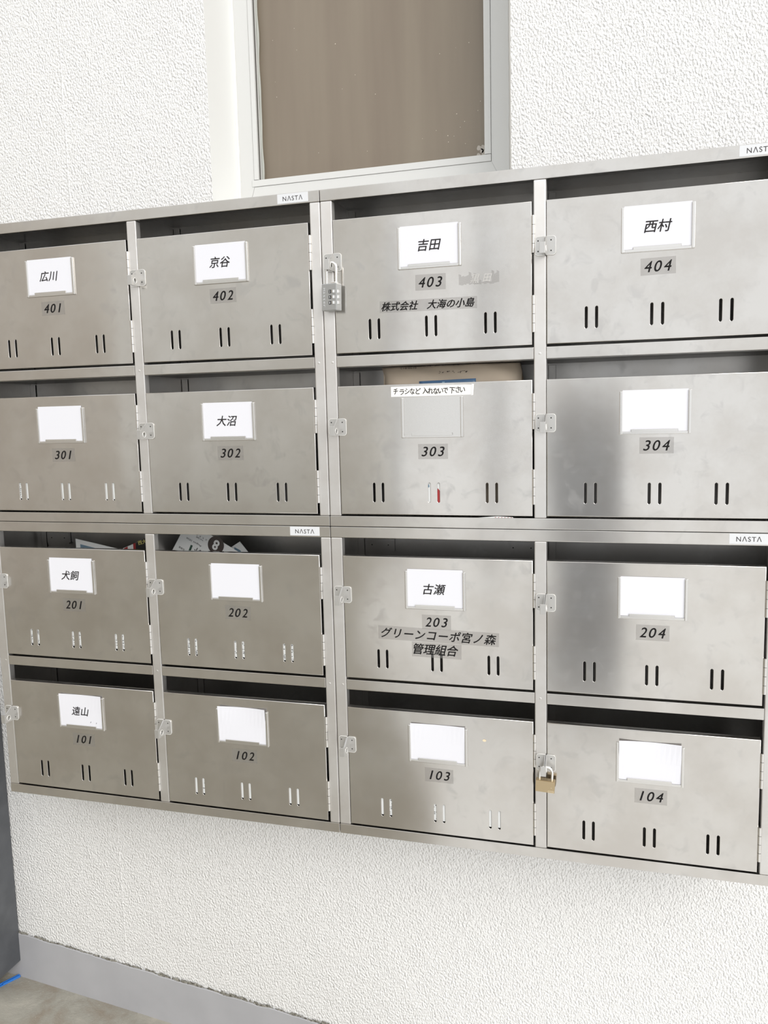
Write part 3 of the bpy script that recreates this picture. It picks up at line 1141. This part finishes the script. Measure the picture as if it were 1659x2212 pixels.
def combination_lock():
    d, wx, wz = DOORS['403']
    hx, hy, hz = wx - .0005, -.0128 - .0006, wz + .1455 - .0062
    th = math.radians(-16)
    root = link('combination_padlock', None, loc=(hx + .0000, hy, hz - .0335), rot=(0, math.radians(1.5), th),
                label='silver combination padlock with three dials hanging on the hasp of mailbox 403', cat='padlock')
    bm = bmesh.new()
    w, dd, h = .0290, .0150, .0425
    # body with chamfered corners; right flank carries the dial windows
    oc = .0012
    box(bm, -w / 2, w / 2, -dd / 2, dd / 2, -h / 2 - .017, h / 2 - .017, bev=oc, seg=2)
    body = link('lock_body', to_mesh(bm, 'lock_body', 'lock_body'), parent=root)
    bm = bmesh.new()
    for k, s in enumerate('Master'):
        put_text(bm, s, -w / 2 + .0052, -.017 + .0125 - k * .0052, .0042 if s in 'M' else .0034, .0040 if s in 'Mt' else .0032, -dd / 2 - .0002, 0, rot=-math.pi / 2)
    link('lettering', to_mesh(bm, 'lettering', 'brand'), parent=body, label='pale maker name running down the face')
    bm = bmesh.new()
    tube(bm, arch(.0092, -.002, .0335 + .0045), .0023, 10)
    link('shackle', to_mesh(bm, 'shackle', 'chrome'), parent=root)
    bm = bmesh.new()
    box(bm, w / 2 - .012, w / 2 - .004, -.005, .004, h / 2 - .0175, h / 2 - .0145, bev=.0006)
    link('shackle_collar', to_mesh(bm, 'shackle_collar', 'chrome'), parent=root)
    for k in range(3):
        z = -.017 + .0085 - k * .0088
        dial = bmesh.new()
        n = 20
        R = .0078
        # knurled wheel, axis vertical, poking out of the front right corner
        ring0, ring1, ring2, ring3 = [], [], [], []
        for i in range(n):
            a = 2 * math.pi * i / n
            rr = R * (1.0 if i % 2 else .90)
            for ring, zz, q in ((ring0, -.0028, .8), (ring1, -.0022, 1), (ring2, .0022, 1), (ring3, .0028, .8)):
                ring.append(dial.verts.new((rr * q * math.cos(a), rr * q * math.sin(a), zz)))
        for A, B in ((ring0, ring1), (ring1, ring2), (ring2, ring3)):
            for i in range(n):
                dial.faces.new((A[i], A[(i + 1) % n], B[(i + 1) % n], B[i]))
        dial.faces.new(ring0)
        dial.faces.new(ring3)
        bmesh.ops.recalc_face_normals(dial, faces=dial.faces[:])
        dob = link('number_dial', to_mesh(dial, 'number_dial', 'dial'), parent=root, loc=(w / 2 - .0062, -dd / 2 + .0064, z))
        bm = bmesh.new()
        box(bm, -w / 2 + .0147 - .0005, -w / 2 + .0190, -dd / 2 - .0003, -dd / 2 + .0005, z - .0027, z + .0027)
        put_text(bm, '258'[k], -w / 2 + .0163, z, .0022, .0034, -dd / 2 - .0005, 1)
        link('dial_window', to_mesh(bm, 'dial_window', ['dial_black', 'brand']), parent=root)


combination_lock()


def brass_lock():
    d, wx, wz = DOORS['104']
    hx, hy, hz = wx - .0005, -.0128 - .0006, wz + .1455 - .0062
    root = link('brass_padlock', None, loc=(hx + .0005, hy, hz), rot=(0, math.radians(3.5), math.radians(2)),
                label='small brass padlock with chrome shackle hanging on the hasp of mailbox 104', cat='padlock')
    w, dd, h = .0305, .0120, .0195
    bm = bmesh.new()
    prof = rrect(-w / 2, w / 2, -.0365, -.0365 + h, .0009, 3)
    plate(bm, prof, [], -dd / 2 + .001, dd / 2 - .001)
    plate(bm, [(p[0] * .965, -.0365 + h / 2 + (p[1] + .0365 - h / 2) * .95) for p in prof], [], -dd / 2, dd / 2)
    body = link('lock_body', to_mesh(bm, 'lock_body', 'brass'), parent=root)
    bm = bmesh.new()
    box(bm, w / 2 - .0105, w / 2 - .0012, -dd / 2 - .0003, -dd / 2 + .0002, -.0360, -.0322)
    for k in range(3):
        box(bm, w / 2 - .0090 + k * .0024, w / 2 - .0076 + k * .0024, -dd / 2 - .0004, -dd / 2, -.0350, -.0333, mi=1)
    quad(bm, [(w / 2 - .0055 + .0009 * math.cos(-k), -dd / 2 - .0002, -.0275 + .0009 * math.sin(-k)) for k in range(6)], 0)
    link('maker_stamp', to_mesh(bm, 'maker_stamp', ['brass_plate', 'brass']), parent=body)
    bm = bmesh.new()
    tube(bm, arch(.0098, -.0175, .0042), .0021, 10)
    link('shackle', to_mesh(bm, 'shackle', 'chrome'), parent=root)


brass_lock()


# ------------------------------------------------------------------ mail inside the boxes
def sheet(name, pts, y, mats, label, cat, group=None, extra=None, tilt=0.0, th=.0006):
    """A paper with its outline in xz at depth y, leaning by tilt (dy per dz), thin but solid."""
    bm = bmesh.new()
    zc = min(p[1] for p in pts)
    cx = sum(p[0] for p in pts) / len(pts)
    plate(bm, [(p[0] - cx, p[1] - zc) for p in pts], [], 0, th)
    if extra:
        extra(bm, cx, zc)
    if tilt:
        for v in bm.verts:
            v.co.y += tilt * v.co.z
    me = to_mesh(bm, name, mats)
    return link(name, me, loc=(cx, y, zc), label=label, cat=cat, group=group)


MAIL = 'printed mail inside the boxes'


def news(bm, cx, zc):
    a = math.radians(152)
    # brown disc with 8
    quad(bm, [(.4515 - cx + .0165 * math.cos(-k * math.pi / 16), -.0004, .5010 - zc + .0165 * math.sin(-k * math.pi / 16)) for k in range(32)], 1)
    put_text(bm, '8', .4515 - cx, .5010 - zc, .012, .020, -.0006, 0, rot=a, offset=.03)
    put_text(bm, 'August 2026', .4065 - cx, .5060 - zc, .034, .0045, -.0004, 2, rot=a)
    put_text(bm, 'Vol.268', .4190 - cx, .5120 - zc, .016, .0028, -.0004, 2, rot=a)
    for k in range(5):
        put_text(bm, '花', .4140 + k * .006 - cx, .5195 - k * .0030 - zc, .003, .003, -.0004, 2, rot=a)
    quad(bm, [(.3935 - cx, -.0004, .488 - zc), (.3975 - cx, -.0004, .486 - zc), (.4035 - cx, -.0004, .499 - zc), (.3995 - cx, -.0004, .5005 - zc)], 3)
    put_text(bm, '外', .4120 - cx, .4880 - zc, .014, .013, -.0004, 2, rot=a, offset=.02)
    put_text(bm, '北海道', .3800 - cx, .4930 - zc, .013, .004, -.0004, 2, rot=a)


M['green_bar'] = simple('dark green print', (0.03, 0.07, 0.05), 0.5)
sheet('newsletter', [(.300, .395), (.3935, .5425), (.4010, .5425), (.585, .440), (.53, .345), (.36, .335)], .060,
      ['paper', 'brown_print', 'ink_soft', 'green_bar'], 'white monthly newsletter with a brown disc, standing upside down in mailbox 202', 'newsletter', MAIL, news)


def flyer_blue(bm, cx, zc):
    quad(bm, [(.4830 - cx, -.0004, .4960 - zc), (.4950 - cx, -.0004, .4900 - zc), (.506 - cx, -.0004, .470 - zc), (.4790 - cx, -.0004, .470 - zc)], 1)


sheet('leaflet', [(.470, .36), (.470, .492), (.4945, .5065), (.5160, .480), (.520, .36)], .072, ['paper', 'blue'],
      'pale leaflet tip behind the newsletter in mailbox 202', 'leaflet', MAIL, flyer_blue)


def fl201(bm, cx, zc):
    quad(bm, [(.158 - cx, -.0004, .40 - zc), (.240 - cx, -.0004, .40 - zc), (.235 - cx, -.0004, .4805 - zc), (.158 - cx, -.0004, .4965 - zc)], 1)


sheet('leaflet', [(.147, .345), (.262, .345), (.262, .4855), (.2485, .4880), (.1478, .5072)], .060, ['paper', 'blue'],
      'pale leaflet with a blue block leaning in mailbox 201', 'leaflet', MAIL, fl201)


def fl201r(bm, cx, zc):
    quad(bm, [(.252 - cx, -.0004, .4892 - zc), (.261 - cx, -.0004, .480 - zc), (.261 - cx, -.0004, .4935 - zc)], 1)
    quad(bm, [(.2735 - cx, -.0004, .4 - zc), (.279 - cx, -.0004, .4 - zc), (.279 - cx, -.0004, .5010 - zc), (.2735 - cx, -.0004, .4995 - zc)], 1)


sheet('leaflet', [(.250, .345), (.281, .345), (.281, .5015), (.2500, .4895)], .0640, ['paper', 'red'],
      'white and red leaflet behind the blue one in mailbox 201', 'leaflet', MAIL, fl201r)


def fl201b(bm, cx, zc):
    put_text(bm, '西大', .2960 - cx, .5035 - zc, .019, .0085, -.0004, 1, rot=.25, offset=.02)


sheet('flyer', [(.279, .345), (.333, .345), (.333, .5140), (.3020, .5110), (.2815, .5010)], .0600, ['black_flyer', 'yellow'],
      'black flyer with yellow characters at the right of mailbox 201', 'flyer', MAIL, fl201b)


def lines(seed, rows, x0, x1, z0, z1, mi=1):
    def f(bm, cx, zc):
        rnd = random.Random(seed)
        for k in range(rows):
            z = z0 + (z1 - z0) * k / rows
            x = x0
            while x < x1:
                w = rnd.uniform(.001, .004)
                if rnd.random() < .45:
                    quad(bm, [(x - cx, -.0004, z - zc), (x + w - cx, -.0004, z - zc), (x + w - cx, -.0004, z + .0011 - zc), (x - cx, -.0004, z + .0011 - zc)], mi)
                x += w + .0012
    return f


def rect(x0, x1, z0, z1, s=0.0):
    return [(x0, z0), (x1, z0), (x1, z1 - s), (x0, z1)]


def slot_mail(num, x0, x1, z0, h, seed, label, rows=14, tx0=None, tx1=None, name='envelope'):
    """Mail that leans against the inside of the door sheet."""
    wx, wz = DOORS[num][1], DOORS[num][2]
    zf = wz + z0
    tx0 = x0 + .004 if tx0 is None else tx0
    tx1 = x1 - .004 if tx1 is None else tx1
    sheet(name, rect(wx + x0, wx + x1, zf, zf + h, .004), .0016, ['paper', 'ink_soft'], label, name,
          MAIL, lines(seed, rows, wx + tx0, wx + tx1, wz + .022, wz + .052))


slot_mail('301', .030, .290, .0225, .120, 1, 'plain white envelope, only glimpsed through all six slots of mailbox 301', rows=8, tx0=.054, tx1=.064)
slot_mail('201', .035, .290, .0235, .120, 2, 'densely printed white envelope glimpsed through the slots of mailbox 201', rows=12)
slot_mail('202', .032, .285, .0225, .120, 3, 'white envelope with dark print glimpsed through the slots of mailbox 202', rows=12)
slot_mail('102', .030, .290, .0225, .120, 4, 'nearly blank white envelope glimpsed through the slots of mailbox 102', rows=6, tx0=.064, tx1=.08)
slot_mail('103', .030, .290, .0225, .120, 5, 'white envelope with fine lines glimpsed through the slots of mailbox 103', rows=10, tx0=.07, tx1=.16)


def fl303(bm, cx, zc):
    X, Z = DOORS['303'][1] - cx, DOORS['303'][2] - zc
    quad(bm, [(X + .163, -.0004, Z + .020), (X + .172, -.0004, Z + .020), (X + .172, -.0004, Z + .036), (X + .1655, -.0004, Z + .044)], 1)
    quad(bm, [(X + .148, -.0004, Z + .044), (X + .152, -.0004, Z + .046), (X + .151, -.0004, Z + .051)], 2)


wx, wz = DOORS['303'][1], DOORS['303'][2]
sheet('flyer', rect(wx + .120, wx + .205, wz + .018, wz + .090), .0016, ['paper', 'red', 'blue'],
      'small white flyer with red print behind the middle slots of mailbox 303', 'flyer', MAIL, fl303)
# leaflet corner sticking out under door 303
bm = bmesh.new()
plate(bm, [(-.030, .0), (.026, .0), (.024, .0012), (0, .0022)], [], 0, .001)
for k in range(6):
    quad(bm, [(-.004 + k * .005, -.0004, .0004), (-.002 + k * .005, -.0004, .0004), (-.0012 + k * .005, -.0004, .0011), (-.003 + k * .005, -.0004, .0011)], 1)
link('leaflet', to_mesh(bm, 'leaflet', ['paper', 'red']), loc=(wx + .262, -.0012, wz - .0030), label='thin corner of a white leaflet sticking out under the door of mailbox 303',
     cat='leaflet', group=MAIL)


def paper_bag():
    """Large cream paper bag pushed into mailbox 303, upside down, creased across."""
    bm = bmesh.new()
    prof = [(.020, .570), (.022, .66), (.026, .74), (.031, .787), (.034, .7965), (.036, .8020), (.039, .8080), (.042, .8112), (.075, .8114), (.085, .78), (.088, .60)]
    nx = 24
    cols = []
    rnd = random.Random(5)
    for i in range(nx + 1):
        u = i / nx
        col = []
        for k, (y, z) in enumerate(prof):
            xl = .790 - max(0, (z - .7965)) * .45
            xr = 1.0175 - max(0, (z - .7965)) * .30
            x = xl + (xr - xl) * u
            wob = .0022 * math.sin(u * 9 + z * 60) + .0012 * math.sin(u * 23 + k)
            edge = .010 * (abs(u - .5) * 2) ** 6
            col.append(bm.verts.new((x, y + wob + edge * (1 if k < 8 else -1), z)))
        cols.append(col)
    for a, b in zip(cols, cols[1:]):
        for k in range(len(prof) - 1):
            bm.faces.new((a[k], b[k], b[k + 1], a[k + 1])).smooth = True
    for c in (cols[0], cols[-1]):
        bm.faces.new(c)
    bmesh.ops.recalc_face_normals(bm, faces=bm.faces[:])
    bag = link('paper_bag', to_mesh(bm, 'paper_bag', 'kraft'), label='cream paper bag with upside-down printing stuffed into mailbox 303', cat='paper bag', group=MAIL)
    bm = bmesh.new()
    put_text(bm, '0120-813', .8330, .8088, .027, .0032, .0350, 0, rot=math.pi, offset=.01)
    rnd = random.Random(3)
    for k in range(22):
        x = .86 + k * .0042
        if rnd.random() < .7:
            z = .8105 + rnd.uniform(-.0004, .0004)
            quad(bm, [(x, .0365, z), (x + .0025, .0365, z), (x + .0025, .0365, z + .0008), (x, .0365, z + .0008)])
    for x in (.886, .8905, .896, .899, .9085, .917, .922, .9265, .9305):
        for q in range(3):
            a, c = rnd.uniform(-.0022, .0022), rnd.uniform(-.0018, .0018)
            quad(bm, [(x + a, .0330, .7990 + c), (x + a + .0018, .0330, .7993 + c), (x + a + .0016, .0330, .8000 + c), (x + a, .0330, .7997 + c)])
    bmesh.ops.recalc_face_normals(bm, faces=bm.faces[:])
    link('lettering', to_mesh(bm, 'lettering', 'brown_print'), parent=bag)


paper_bag()


def blue_packet():
    bm = bmesh.new()
    t = bmesh.new()
    bmesh.ops.create_grid(t, x_segments=14, y_segments=10, size=.5)
    for v in t.verts:
        x, z = v.co.x, v.co.y
        puff = .004 * math.cos(x * math.pi) ** .5 * math.cos(z * math.pi) ** .5 if abs(x) < .499 and abs(z) < .499 else 0
        v.co = Vector((x * .0925, -puff + .0006 * math.sin(x * 30), z * .10))
    for f in t.faces:
        f.smooth = True
    g = bmesh.ops.extrude_face_region(t, geom=t.faces[:])
    bmesh.ops.translate(t, verts=[e for e in g['geom'] if isinstance(e, bmesh.types.BMVert)], vec=(0, .0015, 0))
    bmesh.ops.recalc_face_normals(t, faces=t.faces[:])
    join(bm, t, 0)
    box(bm, -.0075, -.0030, -.0052, -.0040, -.04, .047, bev=.0003, mi=1)
    link('blue_packet', to_mesh(bm, 'blue_packet', ['blue_film', 'blue']), loc=(.9028, .0125, .7365), rot=(-.02, math.radians(-1), 0),
         label='shiny blue packet in front of the paper bag in mailbox 303', cat='packet', group=MAIL)


blue_packet()


# ------------------------------------------------------------------ dark steel panel and blue strip at the lower left
bm = bmesh.new()
box(bm, -.26, -.150, .058, .1535, -.4975, 1.02, bev=.0015)
pan = link('steel_panel', to_mesh(bm, 'steel_panel', 'dark_panel'), label='dark grey painted steel panel standing on the left of the mailboxes', cat='panel')
bm = bmesh.new()
for y in (.066, .12):
    box(bm, -.250, -.185, y, y + .02, floor_z(-.25) + .0002, -.4970)
link('foot', to_mesh(bm, 'panel_foot', 'dark_panel'), parent=pan)

bm = bmesh.new()
L = .13
box(bm, -.0030, .0030, -L, 0, 0, .0022, bev=.0005)
box(bm, -.0030, -.0016, -L, 0, .0020, .0050, bev=.0004)
box(bm, .0016, .0030, -.040, 0, .0020, .0050, bev=.0004)
yaw = Matrix.Rotation(math.radians(-24), 4, 'Z')
for v in bm.verts:
    v.co = yaw @ v.co
    v.co.z += floor_z(v.co.x) - floor_z(0) + .0002
link('blue_strip', to_mesh(bm, 'blue_strip', 'blue_plastic'), loc=(-.1545, .150, floor_z(-.1545)),
     label='bright blue plastic strip lying on the floor beside the dark panel', cat='plastic strip')
